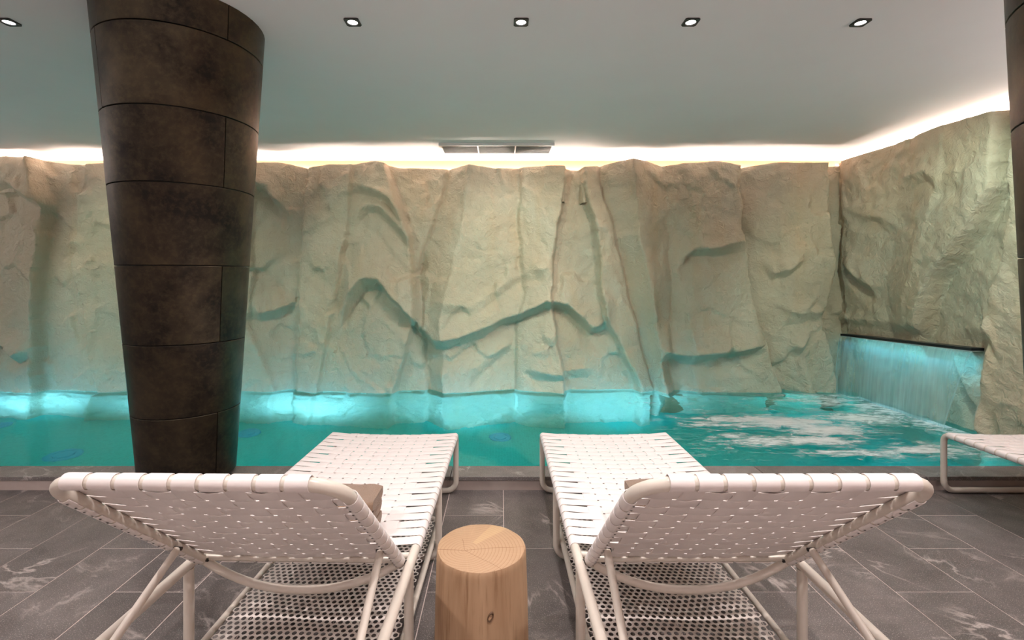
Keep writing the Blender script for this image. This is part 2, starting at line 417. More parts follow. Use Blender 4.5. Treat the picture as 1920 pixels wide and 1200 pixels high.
def facets(U, V, su, sv, seed, hh, tilt):
    """irregular flat facets: every cell is a plane of its own"""
    u = U/su; v = V/sv; iu = np.floor(u).astype(np.int64); iv = np.floor(v).astype(np.int64)
    def h(a, b, k):
        n = (a*374761393 + b*668265263 + (seed+k)*974634777) & 0x7fffffff
        n = ((n ^ (n >> 13))*1274126177) & 0x7fffffff
        return ((n ^ (n >> 16)) & 0xffff)/65535.0
    best = np.full(U.shape, 1e9); val = np.zeros_like(U)
    for a in (-1, 0, 1):
        for b in (-1, 0, 1):
            cu = iu+a; cv = iv+b; pu = cu+h(cu, cv, 0); pv = cv+h(cu, cv, 1); d = (u-pu)**2+(v-pv)**2
            f = hh*(h(cu, cv, 2)*2-1) + tilt*(h(cu, cv, 3)*2-1)*(u-pu)*su + tilt*(h(cu, cv, 4)*2-1)*(v-pv)*sv
            m = d < best; best = np.where(m, d, best); val = np.where(m, f, val)
    return val
def crumple(U, V, seed):
    a = U + .10*fbm(U, V, 3.0, seed, 4); b = V + .10*fbm(U, V, 3.0, seed+9, 4)
    return blur(facets(a, b, .26, .42, seed, .014, .20), 3) + blur(facets(a+.3, b, .11, .14, seed+4, .005, .13), 2)
def grid_mesh(name, P, mat, parent=None, attr=None):
    """P: (n, m, 3) array"""
    n, m_, _ = P.shape; idx = np.arange(n*m_).reshape(n, m_)
    q = np.stack([idx[:-1, :-1], idx[:-1, 1:], idx[1:, 1:], idx[1:, :-1]], -1).reshape(-1, 4)
    me = bpy.data.meshes.new(name); me.vertices.add(n*m_); me.vertices.foreach_set('co', P.reshape(-1).astype(np.float32))
    me.loops.add(q.size); me.loops.foreach_set('vertex_index', q.reshape(-1).astype(np.int32))
    me.polygons.add(len(q)); me.polygons.foreach_set('loop_start', np.arange(0, q.size, 4, dtype=np.int32)); me.polygons.foreach_set('use_smooth', np.ones(len(q), dtype=bool))
    me.update(calc_edges=True); me.validate(); me.materials.append(mat)
    if attr is not None:
        a = me.attributes.new('mask', 'FLOAT', 'POINT'); a.data.foreach_set('value', attr.reshape(-1).astype(np.float32))
    o = bpy.data.objects.new(name, me); return link(o, parent)

# ------------------------------------------------------------------ the room shell
FR, LF, RT, BK = -3.4, -6.6, 3.86, 5.25
b = MB(); b.box(LF, RT, FR, BK, CEIL, CEIL+.12); tag(b.build('ceiling', M['plaster']), kind='structure')
b = MB(); b.box(LF-.12, LF, FR, BK+.6, -1.2, CEIL+.1); tag(b.build('wall_left', M['wall']), kind='structure')
b = MB(); b.box(LF, RT, FR-.12, FR, -.2, CEIL+.1); tag(b.build('wall_front', M['wall']), kind='structure')
b = MB(); b.box(LF, RT+.1, BK, BK+.1, -1.2, CEIL+.12); tag(b.build('trim_1', M['cove']), kind='structure')      # plaster behind the rock, back
b = MB(); b.box(RT, RT+.1, FR, BK, -1.2, CEIL+.12); tag(b.build('trim_2', M['cove']), kind='structure')          # plaster behind the rock, right

DECK = 2.82                                                    # front of the pool kerb
floor = MB(); floor.box(LF, RT, FR, DECK, -.20, -.0012); fl = floor.build('floor', M['grout']); tag(fl, kind='structure')
PIT = .307
cache = {}
for c in range(-5, 28):                                         # columns of tiles, half bond
    x1 = 2.166 - c*PIT; x0 = x1-PIT
    y = 2.52 if c % 2 else 2.212
    edges = [DECK]; yy = y
    while yy > DECK-.02: yy -= .614
    if yy+.614 < DECK-.02: yy += .614
    edges.append(yy)
    while edges[-1] > .1: edges.append(edges[-1]-.614)
    for ya, yb in zip(edges[1:], edges[:-1]):
        key = round(yb-ya, 3)
        if key not in cache:
            t = MB(); t.box(-PIT/2+.0017, PIT/2-.0017, -key/2+.0017, key/2-.0017, -.012, 0, .0006)
            o = t.build('tile', M['tile'], fl); cache[key] = o.data
        else:
            o = bpy.data.objects.new('tile', cache[key]); link(o, fl)
        o.location = ((x0+x1)/2, (ya+yb)/2, random.uniform(-.0003, .0003))

# pool kerb: riser strip and coping stones
KT, KB = .079, 2.975
b = MB(); b.box(LF, RT, DECK, KB-.012, -.2, KT-.022); tag(b.build('trim_3', M['riser']), kind='structure')
cop = empty('pool_coping', (0, DECK, KT)); tag(cop, kind='structure')
L = .921; x = 2.166-PIT*2-L*8
t = MB(); t.box(-L/2+.0015, L/2-.0015, -.006, KB-DECK, -.022, 0, .002); first = None
for k in range(12):
    if first is None: o = first = t.build('coping_stone', M['coping'], cop)
    else: o = bpy.data.objects.new('coping_stone', first.data); link(o, cop)
    o.location = (x+L*k+L/2, 0, 0)

# pool basin
b = MB(); b.box(LF, RT, KB-.012, BK, POOL_Z-.1, POOL_Z); tag(b.build('floor_pool', M['pool']), kind='structure')
b = MB(); b.box(LF, RT, KB-.10, KB-.012, POOL_Z, -.2); tag(b.build('wall_pool', M['pool']), kind='structure')

# ------------------------------------------------------------------ back rock face
K = 4.98/F
def wp(p): return ((p[0]-VX)*K, HC-(p[1]-VY)*K)
def wl(*pts): return [wp(p) for p in pts]
B0 = 5.06
us = np.arange(-6.58, 3.72, .0125); vs = np.concatenate([np.arange(-1.0, .06, .02), np.arange(.06, 2.385, .0125)])
U, V = np.meshgrid(us, vs)
wU = U + .045*fbm(U, V, 2.8, 11, 5); wV = V + .045*fbm(U, V, 2.8, 17, 5)
folds = [
    (wl((-400, 300), (-400, 950)), .05, .05),
    (wl((-230, 300), (-250, 950)), -.02, .06),
    (wl((-60, 300), (-30, 500), (-80, 950)), .0, .03),
    (wl((72, 300), (104, 385), (75, 520), (85, 950)), .11, .02),
    (wl((168, 305), (140, 500), (190, 730), (180, 950)), .05, .09),
    (wl((330, 305), (340, 950)), .01, .03),
    (wl((480, 305), (470, 600), (520, 730), (520, 950)), .08, .05),
    (wl((575, 312), (560, 480), (553, 730), (556, 950)), .00, .04),
    (wl((668, 312), (645, 480), (600, 725), (590, 950)), .10, .07),
    (wl((728, 312), (770, 440), (782, 600), (742, 725), (740, 950)), .10, .03),
    (wl((840, 315), (800, 450), (782, 520), (800, 725), (800, 950)), .02, -.02),
    (wl((880, 315), (862, 420), (826, 600), (830, 725), (835, 950)), .10, .11),
    (wl((975, 318), (972, 400), (980, 550), (966, 620), (968, 725), (968, 950)), -.01, .02),
    (wl((1062, 318), (1042, 440), (1030, 560), (1060, 725), (1060, 950)), .11, .02),
    (wl((1090, 312), (1112, 440), (1135, 590), (1200, 725), (1190, 950)), .00, .09),
    (wl((1120, 310), (1150, 440), (1190, 590), (1226, 725), (1222, 950)), .04, -.01),
    (wl((1178, 305), (1190, 440), (1222, 590), (1240, 725), (1240, 950)), .10, .12),
    (wl((1240, 305), (1256, 450), (1258, 590), (1262, 725), (1262, 950)), .02, .01),
    (wl((1270, 305), (1305, 430), (1285, 590), (1300, 725), (1300, 950)), .06, .08),
    (wl((1385, 310), (1382, 420), (1412, 590), (1458, 725), (1460, 950)), .09, .01),
    (wl((1448, 306), (1455, 450), (1470, 590), (1505, 725), (1500, 950)), .07, .08),
    (wl((1545, 304), (1558, 500), (1540, 620), (1568, 725), (1565, 950)), .09, -.04),
    (wl((1620, 304), (1620, 950)), .02, .02),
    (wl((1800, 304), (1800, 950)), .0, .0)]
D = folds_field(wU, wV, folds)*1.75
D = blur(D, 2)
for pts, ha, La, hb, Lb in [
    (wl((-60, 370), (0, 356), (40, 354), (70, 372), (104, 390)), .10, .30, .05, .16),
    (wl((-60, 620), (0, 640), (45, 668), (74, 656)), .09, .24, .04, .12),
    (wl((110, 470), (140, 452), (165, 458)), .03, .10, .02, .1),
    (wl((476, 345), (505, 372), (535, 392)), .06, .2, .05, .10),
    (wl((470, 572), (490, 585), (520, 578), (556, 562)), .08, .28, .04, .12),
    (wl((668, 342), (700, 355), (735, 372), (765, 420)), .06, .2, .05, .12),
    (wl((668, 400), (690, 385), (718, 390), (745, 415), (772, 450)), .05, .12, .06, .22),
    (wl((640, 600), (658, 552), (682, 524), (715, 520), (748, 560), (782, 602), (815, 638), (865, 634), (920, 612), (970, 588), (1020, 560), (1060, 572), (1112, 612), (1145, 600)), .12, .42, .09, .26),
    (wl((800, 560), (880, 580), (960, 520), (1010, 500), (1035, 480)), .03, .16, .01, .1),
    (wl((996, 500), (1015, 506), (1034, 498)), .05, .07, .03, .06),
    (wl((985, 694), (1040, 700), (1108, 692)), .05, .14, .03, .10),
    (wl((880, 700), (930, 660), (965, 640)), .03, .14, .02, .1),
    (wl((1282, 490), (1300, 464), (1340, 462), (1385, 452)), .10, .26, .07, .18),
    (wl((1232, 652), (1290, 664), (1350, 658), (1420, 642)), .10, .42, .06, .22),
    (wl((1428, 490), (1448, 512), (1470, 504), (1496, 482)), .07, .22, .02, .10),
    (wl((1462, 592), (1500, 588), (1545, 584)), .05, .14, .03, .10),
    (wl((1470, 640), (1490, 652), (1515, 624)), .04, .12, .03, .08)]:
    D = D + ledge(wU, wV, pts, ha, La, hb, Lb)
D = D + .6*crumple(U, V, 301) + .018*fbm(U, V, 4.0, 3, 5, .55) + .016*(1-np.abs(fbm(U*1.0, V*1.5, 7, 23, 4)))*sstep(fbm(U, V, 1.5, 31, 2), -.2, .5)
# under water the foot of the rock; beyond its end the wall is set back
uw = 1-sstep(V, -.02, .05)
D = D + uw*(.07 + .05*fbm(U, V*.3, 1.5, 51, 3))
D = np.where((V < .0) & (U > 1.51), D-.34*(1-sstep(V, -.12, -.01)), D)
# scalloped top edge
top_px = [(-400, 300), (0, 296), (72, 297), (130, 306), (168, 309), (200, 305), (330, 306), (480, 304), (520, 301), (575, 312), (620, 308), (668, 309), (705, 303), (750, 313), (800, 313), (840, 314), (880, 310), (930, 314), (985, 310), (1040, 312), (1085, 316), (1120, 309), (1175, 301), (1210, 302), (1240, 309), (1300, 306), (1340, 304), (1388, 312), (1450, 306), (1590, 306), (1760, 306)]
topv = np.interp(us, [(p[0]-VX)*K for p in top_px], [HC-(p[1]-VY)*K for p in top_px]) - .012
scale_v = (topv[None, :]-1.6)/(vs[-1]-1.6)
Vz = np.where(V > 1.6, 1.6+(V-1.6)*scale_v, V)
Y = B0 - D
P = np.stack([U, Y, Vz], -1)
# top ledge rolling back over the rock edge
back = []
for dy, dz in ((.010, .004), (.03, .006), (.07, -.004), (.10, -.02), (.10, -.35)):
    r = P[-1].copy(); r[:, 1] = r[:, 1]+dy*.5; r[:, 2] += dz; back.append(r)
P = np.concatenate([P, np.stack(back)], 0)
tag(grid_mesh('wall_back', P, M['rock']), kind='structure')

# ------------------------------------------------------------------ right rock face
XR = 3.58
def rp(p):
    d = XR*F/(p[0]-VX); return (-d, HC-(p[1]-VY)*d/F)
def rl(*pts): return [rp(p) for p in pts]
us2 = np.arange(-5.14, -2.98, .0115); vs2 = np.concatenate([np.arange(-1.0, 0, .025), np.arange(0, 2.47, .0125)])
U, V = np.meshgrid(us2, vs2)
wU = U + .045*fbm(U, V, 2.8, 71, 5); wV = V + .045*fbm(U, V, 2.8, 77, 5)
fold2 = [([(-5.4, 2.5), (-5.4, -1)], .0, .0),
    (rl((1590, 290), (1588, 450), (1594, 600), (1588, 740)), .02, .05),
    (rl((1700, 260), (1690, 400), (1670, 560), (1690, 800)), .02, .02),
    (rl((1800, 220), (1795, 330), (1728, 560), (1716, 620), (1730, 800)), .10, .09),
    (rl((1905, 330), (1852, 425), (1775, 520), (1738, 640), (1760, 800)), .12, -.02),
    (rl((1925, 400), (1900, 520), (1880, 620), (1868, 700), (1850, 800)), .06, .10),
    ([(-2.9, 2.5), (-2.9, -1)], .06, .06)]
D = blur(folds_field(wU, wV, fold2)*1.3, 3)
for pts, ha, La, hb, Lb in [
    (rl((1598, 488), (1620, 512), (1655, 535)), .05, .22, .05, .12),
    (rl((1610, 400), (1660, 410), (1700, 425)), .03, .2, .015, .1),
    (rl((1700, 330), (1760, 310), (1800, 330), (1850, 320)), .025, .2, .015, .12),
    (rl((1860, 560), (1880, 600), (1905, 660)), .06, .2, .03, .1),
    (rl((1780, 660), (1815, 735), (1850, 770), (1890, 830)), .09, .22, .10, .2)]:
    D = D + ledge(wU, wV, pts, ha, La, hb, Lb)
D = D + .38*crumple(U, V, 401) + .018*fbm(U, V, 4.0, 83, 5, .55) + .014*(1-np.abs(fbm(U, V*1.3, 7, 93, 4)))
zm = sstep(-np.abs(U+4.25), -.78, -.66)*(1-sstep(V, .74, .84)); D = D*(1-zm) + np.minimum(D*.5, .055)*zm; D = D - .04*zm*(1-sstep(V, .60, .66))           # set back behind the water blade
top2 = np.interp(us2, [-5.2, -5.0, -4.2, -3.72, -3.5, -3.3, -2.9], [2.432, 2.432, 2.428, 2.42, 2.40, 2.385, 2.37])
Vz = np.where(V > 1.6, 1.6+(V-1.6)*((top2[None, :]-1.6)/(vs2[-1]-1.6)), V)
P = np.stack([XR-D, -U, Vz], -1)[:, ::-1]
back = []
for dx, dz in ((.012, .003), (.04, .004), (.10, -.004), (.10, -.35)):
    r = P[-1].copy(); r[:, 0] = r[:, 0]+dx*.5; r[:, 2] += dz; back.append(r)
P = np.concatenate([P, np.stack(back)], 0)[:, ::-1]
tag(grid_mesh('wall_right', P, M['rock']), kind='structure')

# ------------------------------------------------------------------ pool water, foam, waterfall
xs = np.arange(-6.58, 3.81, .025); ys = np.arange(KB-.006, 5.24, .025)
X, Yg = np.meshgrid(xs, ys)
near_fall = np.exp(-(((X-3.3)/1.3)**2 + ((Yg-4.2)/1.1)**2))
amp = .0006 + .010*near_fall
Z = WATER + amp*(fbm(X*1.2, Yg*2.2, 3.0, 5, 4)*1.6)
tag(grid_mesh('pool_water', np.stack([X, Yg, Z], -1), M['water']), 'clear turquoise pool water between the stone coping and the rock face', kind='structure')

def floor_pt(px, py, z=WATER):
    d = F*(HC-z)/(py-VY); return ((px-VX)*d/F, d)
xs = np.arange(1.15, 3.45, .014); ys = np.arange(KB+.02, 4.95, .014)
X, Yg = np.meshgrid(xs, ys)
m = np.zeros_like(X)
for (px, py, rx, ry, wgt) in [(1480, 797, .42, .17, .62), (1560, 812, .34, .15, .62), (1400, 790, .42, .12, .50), (1620, 790, .38, .20, .50), (1530, 832, .34, .10, .54),
                              (1700, 850, .22, .05, .50), (1340, 800, .34, .14, .36), (1680, 770, .4, .3, .50), (1780, 800, .3, .3, .46), (1740, 780, .22, .5, .44), (1560, 755, .6, .25, .34), (1780, 850, .4, .14, .36), (1600, 855, .4, .08, .36), (1440, 830, .4, .14, .42)]:
    cx, cyy = floor_pt(px, py); m = np.maximum(m, wgt*np.exp(-(((X-cx)/rx)**2 + ((Yg-cyy)/ry)**2)*1.1))
m *= sstep(X, 1.15, 1.5)*sstep(Yg, KB+.02, KB+.12)
fo = grid_mesh('pool_foam', np.stack([X, Yg, np.full_like(X, WATER+.020)], -1), M['foam'], attr=m)
tag(fo, 'white foam drifting on the turquoise water below the waterfall', 'foam', kind='stuff')

bl = empty('water_blade', (3.52, 4.25, .68)); tag(bl, 'thin dark steel water blade slot set into the right rock wall', 'water spout')
b = MB(); ya, yb, za, zb = 4.93, 3.56, .653, .706
def blade(x0, x1, z0, z1, w=0.0):
    v = []
    for y, zz in ((ya, za), (yb, zb)):
        for x, dz in ((x0, z0), (x1, z0), (x1, z1), (x0, z1)): v.append((x-3.52, y-4.25, zz+dz-.68))
    return v, [(0, 1, 2, 3), (7, 6, 5, 4), (0, 4, 5, 1), (1, 5, 6, 2), (2, 6, 7, 3), (3, 7, 4, 0)]
b.add(*blade(3.455, 3.56, -.010, .010)); b.build('spout_lip', M['blade'], bl)
b = MB(); b.add(*blade(3.456, 3.55, -.016, -.0105)); b.build('spout_trough', M['steel'], bl)
# the falling sheet: narrows and arcs away from the wall
T, S = np.meshgrid(np.linspace(0, 1, 60), np.linspace(0, 1, 140), indexing='ij')
yt = ya-.01+(yb-ya+.0)*S; ybm = 4.90+(3.70-4.90)*S
zt = za-.014+(zb-za)*S
X = 3.452 - .075*np.sqrt(T) + .006*fbm(S*9, T*1.0, 2, 5, 2)
Y2 = yt+(ybm-yt)*T**1.1; Z2 = zt+(WATER-.005-zt)*T
mask = np.clip(.75+.25*T, 0, 1)*np.where((S < .012) | (S > .988), 1.6, 1.0)
wf = grid_mesh('waterfall', np.stack([X, Y2, Z2], -1), M['fall'], attr=mask)
tag(wf, 'translucent sheet of water falling from the slot in the right rock wall', 'waterfall')

# pool floor fittings
def inlet(loc, label):
    o = empty('pool_inlet', loc); tag(o, label, 'pool inlet', 'round inlets on the pool floor')
    return o
spots = [((0.0, 4.60), 'blue round pool floor inlet beyond the gap between the two loungers'),
         ((-2.385, 4.60), 'blue round pool floor inlet just right of the bronze column'),
         ((-4.77, 4.60), 'blue round pool floor inlet at the far left edge of the pool'),
         ((-3.60, 4.0), 'large dark blue round drain on the pool floor left of the bronze column')]
pb = MB(); pb.lathe([(.105, 0), (.105, .012), (.098, .018), (.07, .016), (.07, .012), (.0005, .012)], 28)
cb = MB(); cb.lathe([(.062, .012), (.058, .026), (.03, .032), (.0005, .033)], 24)
for i, ((x, y), lab) in enumerate(spots):
    o = inlet((x, y, POOL_Z), lab)
    if i == 0: p0 = pb.build('rim', M['inlet'], o, 40); c0 = cb.build('cap', M['inlet'], o, 40)
    else:
        for s in (p0, c0): q = s.copy(); C.objects.link(q); q.parent = o
    if i == 3: o.scale = (1.25, 1.25, 1)

# ------------------------------------------------------------------ bronze columns
def column(base, top, rb, rt, z0, z1, seams, joints, label, zb0=KT):
    root = empty('bronze_column', (base[0], base[1], 0)); tag(root, label, 'column')
    def ring(z):
        t = (z-z0)/(z1-z0); return (base[0]+(top[0]-base[0])*t, base[1]+(top[1]-base[1])*t, rb+(rt-rb)*t)
    def at(z, a, off):
        cx, cyy, r = ring(z); return (cx+(r+off)*math.cos(a)-base[0], cyy+(r+off)*math.sin(a)-base[1], z)
    core = MB(); v = []; n = 40
    for z in (z0+.004, z1-.002):
        v += [at(z, 2*PI*k/n, -.012) for k in range(n)]
    core.add(v, [(k, (k+1) % n, n+(k+1) % n, n+k) for k in range(n)] + [tuple(reversed(range(n))), tuple(n+k for k in range(n))])
    core.build('core', M['black'], root, 40)
    pl = MB(); pl.lathe([(rb*.86, zb0), (rb*.86, z0+.01)], 32); pl.build('plinth', M['black'], root, 40)
    zs = [z0]+seams+[z1]; g = .0022
    for k in range(len(zs)-1):
        za, zb = zs[k]+(g if k else 0), zs[k+1]-(g if k < len(zs)-2 else 0)
        js = joints[k]
        for i, a0 in enumerate(js):
            a1 = js[(i+1) % len(js)]
            while a1 <= a0+1e-6: a1 += 2*PI
            cx, cyy, r = ring((za+zb)/2); e = g/r; A0, A1 = a0+e, a1-e
            nseg = max(6, int((A1-A0)/.13)); v = []; f = []
            for j in range(nseg+1):
                a = A0+(A1-A0)*j/nseg
                be = .0016
                v += [at(za, a, -.010), at(za, a, -be), at(za+be, a, 0), at(zb-be, a, 0), at(zb, a, -be), at(zb, a, -.010)]
            for j in range(nseg):
                for q in range(5): f.append((j*6+q, (j+1)*6+q, (j+1)*6+q+1, j*6+q+1))
            f.append(tuple(reversed(range(6)))); f.append(tuple(nseg*6+q for q in range(6)))
            mesh_obj('panel', v, f, M['bronze'], root, 35)
    return root
def joint_angle(base, top, rb, rt, z0, z1, z, px):
    """angle on the ring at height z that faces image column px (front side)"""
    t = (z-z0)/(z1-z0); cx = base[0]+(top[0]-base[0])*t; c2 = base[1]+(top[1]-base[1])*t; r = rb+(rt-rb)*t
    best = None
    for k in range(720):
        a = 2*PI*k/720; x = cx+r*math.cos(a); y = c2+r*math.sin(a)
        if (x-cx)*(0-x)+(y-c2)*(0-y) < 0: continue
        e = abs(VX+F*x/y-px)
        if best is None or e < best[0]: best = (e, a)
    return best[1]
c1 = ((-1.82, 2.835), (-1.584, 2.424), .245, .368, .100, CEIL)
seams = [.498, .892, 1.293, 1.68, 2.012, 2.35]
mids = [.3, .69, 1.09, 1.48, 1.85, 2.18, 2.42]
jpx = [(406,), (None,), (414,), (None,), (422,), (184,), (428,)]
jl = []
for z, (p,) in zip(mids, jpx):
    if p is None: a = joint_angle(*c1, z, 420)-math.radians(112)
    else: a = joint_angle(*c1, z, p)
    jl.append(sorted([a % (2*PI), (a+PI) % (2*PI)]))
column(c1[0], c1[1], c1[2], c1[3], c1[4], c1[5], seams, jl, 'tapered dark bronze clad column standing at the pool edge behind the left lounger')
jl2 = [[.6+.9*(k % 2), .6+.9*(k % 2)+PI] for k in range(7)]
column((1.79, 1.28), (1.81, 1.255), .245, .368, .025, CEIL, seams, jl2, 'dark bronze clad column cut off by the right edge of the image', 0.0)

# ------------------------------------------------------------------ ceiling lights and vent
def downlight():
    o = empty('downlight')
    t = MB(); s, i, h = .036, .0255, .007
    v = []; n = 28
    outer = []; 
    for k in range(n):
        a = 2*PI*k/n; cx, sy = math.cos(a), math.sin(a); q = min(s/max(abs(cx), 1e-6), s/max(abs(sy), 1e-6)); outer.append((cx*q, sy*q))
    for (x, y), z in [(p, 0) for p in outer]+[(p, -h) for p in outer]: v.append((x, y, z))
    v += [(i*math.cos(2*PI*k/n), i*math.sin(2*PI*k/n), -h) for k in range(n)]
    v += [(i*.93*math.cos(2*PI*k/n), i*.93*math.sin(2*PI*k/n), -.001) for k in range(n)]
    f = []
    for q in range(3):
        for k in range(n): f.append((q*n+k, q*n+n+k, q*n+n+(k+1) % n, q*n+(k+1) % n))
    t.add(v, f); t.build('trim_frame', M['black'], o)
    l = MB(); l.lathe([(.0235, -.0035), (.018, -.0052), (.008, -.0058), (.0004, -.006)], 24); l.build('lens', M['lamp'], o, 60)
    return o
proto = downlight()
labs = ['square black downlight left of the bronze column, at the left image edge', 'first square black downlight to the right of the bronze column', 'square black downlight above the ceiling vent, middle of the ceiling row',
        'square black downlight second from the right wall', 'square black downlight nearest the right rock wall']
for i, (x, y) in enumerate(DOWNX):
    if i == 0: o = proto
    else:
        o = proto.copy(); C.objects.link(o)
        for ch in list(proto.children): c = ch.copy(); C.objects.link(c); c.parent = o
    o.location = (x, y, CEIL); tag(o, labs[i], 'downlight', 'square downlights in a row on the ceiling')

vt = empty('ceiling_vent', (-.035, 4.72, CEIL)); tag(vt, 'long grey ceiling air vent with three louvred sections above the rock face', 'vent')
hx, hy = .545, .155
b = MB()
for x0, x1, y0, y1 in ((-hx, hx, -hy, -hy+.022), (-hx, hx, hy-.022, hy), (-hx, -hx+.022, -hy+.022, hy-.022), (hx-.022, hx, -hy+.022, hy-.022)): b.box(x0, x1, y0, y1, -.026, 0)
b.build('vent_frame', M['whitemetal'], vt)
b = MB(); b.box(-hx+.022, hx-.022, -hy+.022, hy-.022, -.006, 0); b.build('back_plate', M['steel'], vt)
for s in (-1, 1):
    b = MB(); b.box(s*.18-.006, s*.18+.006, -hy+.022, hy-.022, -.024, -.006); b.build('divider', M['whitemetal'], vt)
for sx in range(3):
    for k in range(7):
        b = MB(); x0 = -hx+.022+sx*.345 if sx == 0 else (-.174 if sx == 1 else .186); x1 = (-.186, .174, hx-.022)[sx]
        y = -hy+.045+k*.035; th = .016
        v = [(x, y+dy, dz) for x in (x0, x1) for dy, dz in ((0, -.022), (.003, -.022), (.003+th, -.007), (th, -.007))]
        b.add(v, [(0, 1, 2, 3), (7, 6, 5, 4), (0, 4, 5, 1), (1, 5, 6, 2), (2, 6, 7, 3), (3, 7, 4, 0)]); b.build('louvre', M['steel'], vt)

# ------------------------------------------------------------------ sun loungers
ZR, HW, RR = .340, .3445, .0155         # rail height, half width, tube radius
HY = -1.27                              # hinge
EB = Vector((0, -.750, .6614)); NB = Vector((0, .6614, .750)); BL = .735; BW = .313
LX = [(-4+i)*.0575 for i in range(9)]; LYS = [-.078-.0545*j for j in range(21)]; BT = [.045+.0565*j for j in range(11)]
def sag(x): return -.013*max(0, 1-(x/HW)**2)
def lounger():
    root = empty('sun_lounger')
    fr = M['frame']
    for s in (-1, 1):
        b = MB(); b.tube(fillet([(s*HW, -1.90, ZR), (s*HW, -.02, ZR), (s*HW, -.02, .17)], .045, 7), RR, 12); b.build('side_rail', fr, root, 60)
    b = MB(); b.tube(fillet([(-HW, -.02, .17), (-HW, -.02, RR+.001), (HW, -.02, RR+.001), (HW, -.02, .17)], .055, 8), RR, 12); b.build('foot_loop', fr, root, 60)
    for nm, y in (('middle_loop', -.68), ('rear_loop', -1.295)):
        b = MB(); b.tube(fillet([(-HW, y, ZR-.012), (-HW, y, RR+.001), (HW, y, RR+.001), (HW, y, ZR-.012)], .055, 8), RR*.97, 12); b.build(nm, fr, root, 60)
    b = MB(); b.tube([(x, -.035, ZR-.004+sag(x)) for x in np.linspace(-HW+.012, HW-.012, 13)], .012, 10); b.build('foot_bar', fr, root, 60)
    b = MB(); b.tube([(x, -1.222, ZR-.004+sag(x)) for x in np.linspace(-HW+.012, HW-.012, 13)], .010, 10); b.build('hinge_bar', fr, root, 60)
    b = MB(); b.tube([(-HW+.012, -1.885, ZR), (HW-.012, -1.885, ZR)], .0125, 10); b.build('head_bar', fr, root, 60)
    # seat weave
    R = RR+.0015; th = .0026; a = .0024
    for j, y in enumerate(LYS):
        path = []
        for ang in (-50, -70, -90, -110, -135, -157, 180, 157, 135, 115, 100): path.append((-HW+R*math.cos(math.radians(ang)), y, ZR+R*math.sin(math.radians(ang))))
        pts = [(-HW+.035, 0)]
        for i, x in enumerate(LX):
            if i: pts.append(((LX[i-1]+x)/2, 0))
            pts.append((x, a if (i+j) % 2 else -a))
        pts.append((HW-.035, 0))
        for x, o in pts: path.append((x, y, ZR+R+sag(x)+o-.001))
        for ang in (80, 65, 45, 22, 0, -22, -45, -67, -90, -130): path.append((HW+R*math.cos(math.radians(ang)), y, ZR+R*math.sin(math.radians(ang))))
        b = MB(); b.ribbon(path, (0, 1, 0), .0468, th); b.build('seat_strap', M['strap'], root, 40)
    for i, x in enumerate(LX):
        path = []; z0 = ZR-.004+sag(x)
        for ang in (-120, -90, -60, -30, 0, 30, 55, 80): path.append((x, -.035+.0135*math.cos(math.radians(ang)), z0+.0135*math.sin(math.radians(ang))))
        for j, y in enumerate(LYS):
            if j: path.append((x, (LYS[j-1]+y)/2, ZR+R+sag(x)-.001))
            path.append((x, y, ZR+R+sag(x)-.001+(-a if (i+j) % 2 else a)))
        for ang in (100, 135, 180, -135, -90, -60): path.append((x, -1.222+.0115*math.cos(math.radians(ang)), z0+.0115*math.sin(math.radians(ang))))
        b = MB(); b.ribbon(path, (1, 0, 0), .0485, th); b.build('seat_strap', M['strap'], root, 40)
    # backrest: U-shaped frame, bowed lower brace, straps
    H0 = Vector((0, HY, ZR))
    def bp(x, t, n): return H0 + Vector((x, 0, 0)) + EB*t + NB*n
    RB = .0148
    b = MB(); b.tube(fillet([bp(-BW, 0, 0), bp(-BW, BL-RB, 0), bp(BW, BL-RB, 0), bp(BW, 0, 0)], .09, 9), RB, 12); b.build('back_frame', fr, root, 60)
    b = MB(); b.tube([bp(x, 0.0, 0)+Vector((0, -.012, -.082))*(1-(abs(x)/BW)**2.2) for x in np.linspace(-BW, BW, 25)], .0125, 10); b.build('back_brace', fr, root, 60)
    b = MB(); b.tube([bp(x, .004, .006) for x in (-BW, BW)], .009, 8); b.build('lower_bar', fr, root, 60)
    R2 = RB+.0015
    for j, t in enumerate(BT):
        path = []
        corner = max(0.0, t-(BL-RB-.09)); inset = .09-math.sqrt(max(0, .09**2-corner**2)) if corner > 0 else 0
        bw = BW-inset
        for ang in (-40, -65, -90, -112, -135, -157, 180, 157, 135, 115, 100): path.append(bp(-bw+R2*math.cos(math.radians(ang)), t, R2*math.sin(math.radians(ang))))
        pts = [(-bw+.032, 0)]
        for i, x in enumerate(LX):
            if i: pts.append(((LX[i-1]+x)/2, 0))
            pts.append((x, a if (i+j) % 2 else -a))
        pts.append((bw-.032, 0))
        for x, o in pts: path.append(bp(x, t, R2+o+sag(x)*.7))
        for ang in (80, 65, 45, 22, 0, -22, -45, -67, -90, -115, -140): path.append(bp(bw+R2*math.cos(math.radians(ang)), t, R2*math.sin(math.radians(ang))))
        b = MB(); b.ribbon(path, EB, .0490, th); b.build('back_strap', M['strap'], root, 40)
    for i, x in enumerate(LX):
        path = []; tt = BL-RB
        for ang in (-140, -112, -90, -67, -45, -22, 0, 22, 45, 65, 80): path.append(bp(x, tt+R2*math.cos(math.radians(ang)), R2*math.sin(math.radians(ang))))
        for j in range(len(BT)-1, -1, -1):
            t = BT[j]; path.append(bp(x, t, R2+sag(x)*.7+(-a if (i+j) % 2 else a)))
            if j: path.append(bp(x, (BT[j-1]+t)/2, R2+sag(x)*.7))
        for ang in (100, 150, 180, -135, -90): path.append(bp(x, .004+.011*math.cos(math.radians(ang)), .006+.011*math.sin(math.radians(ang))))
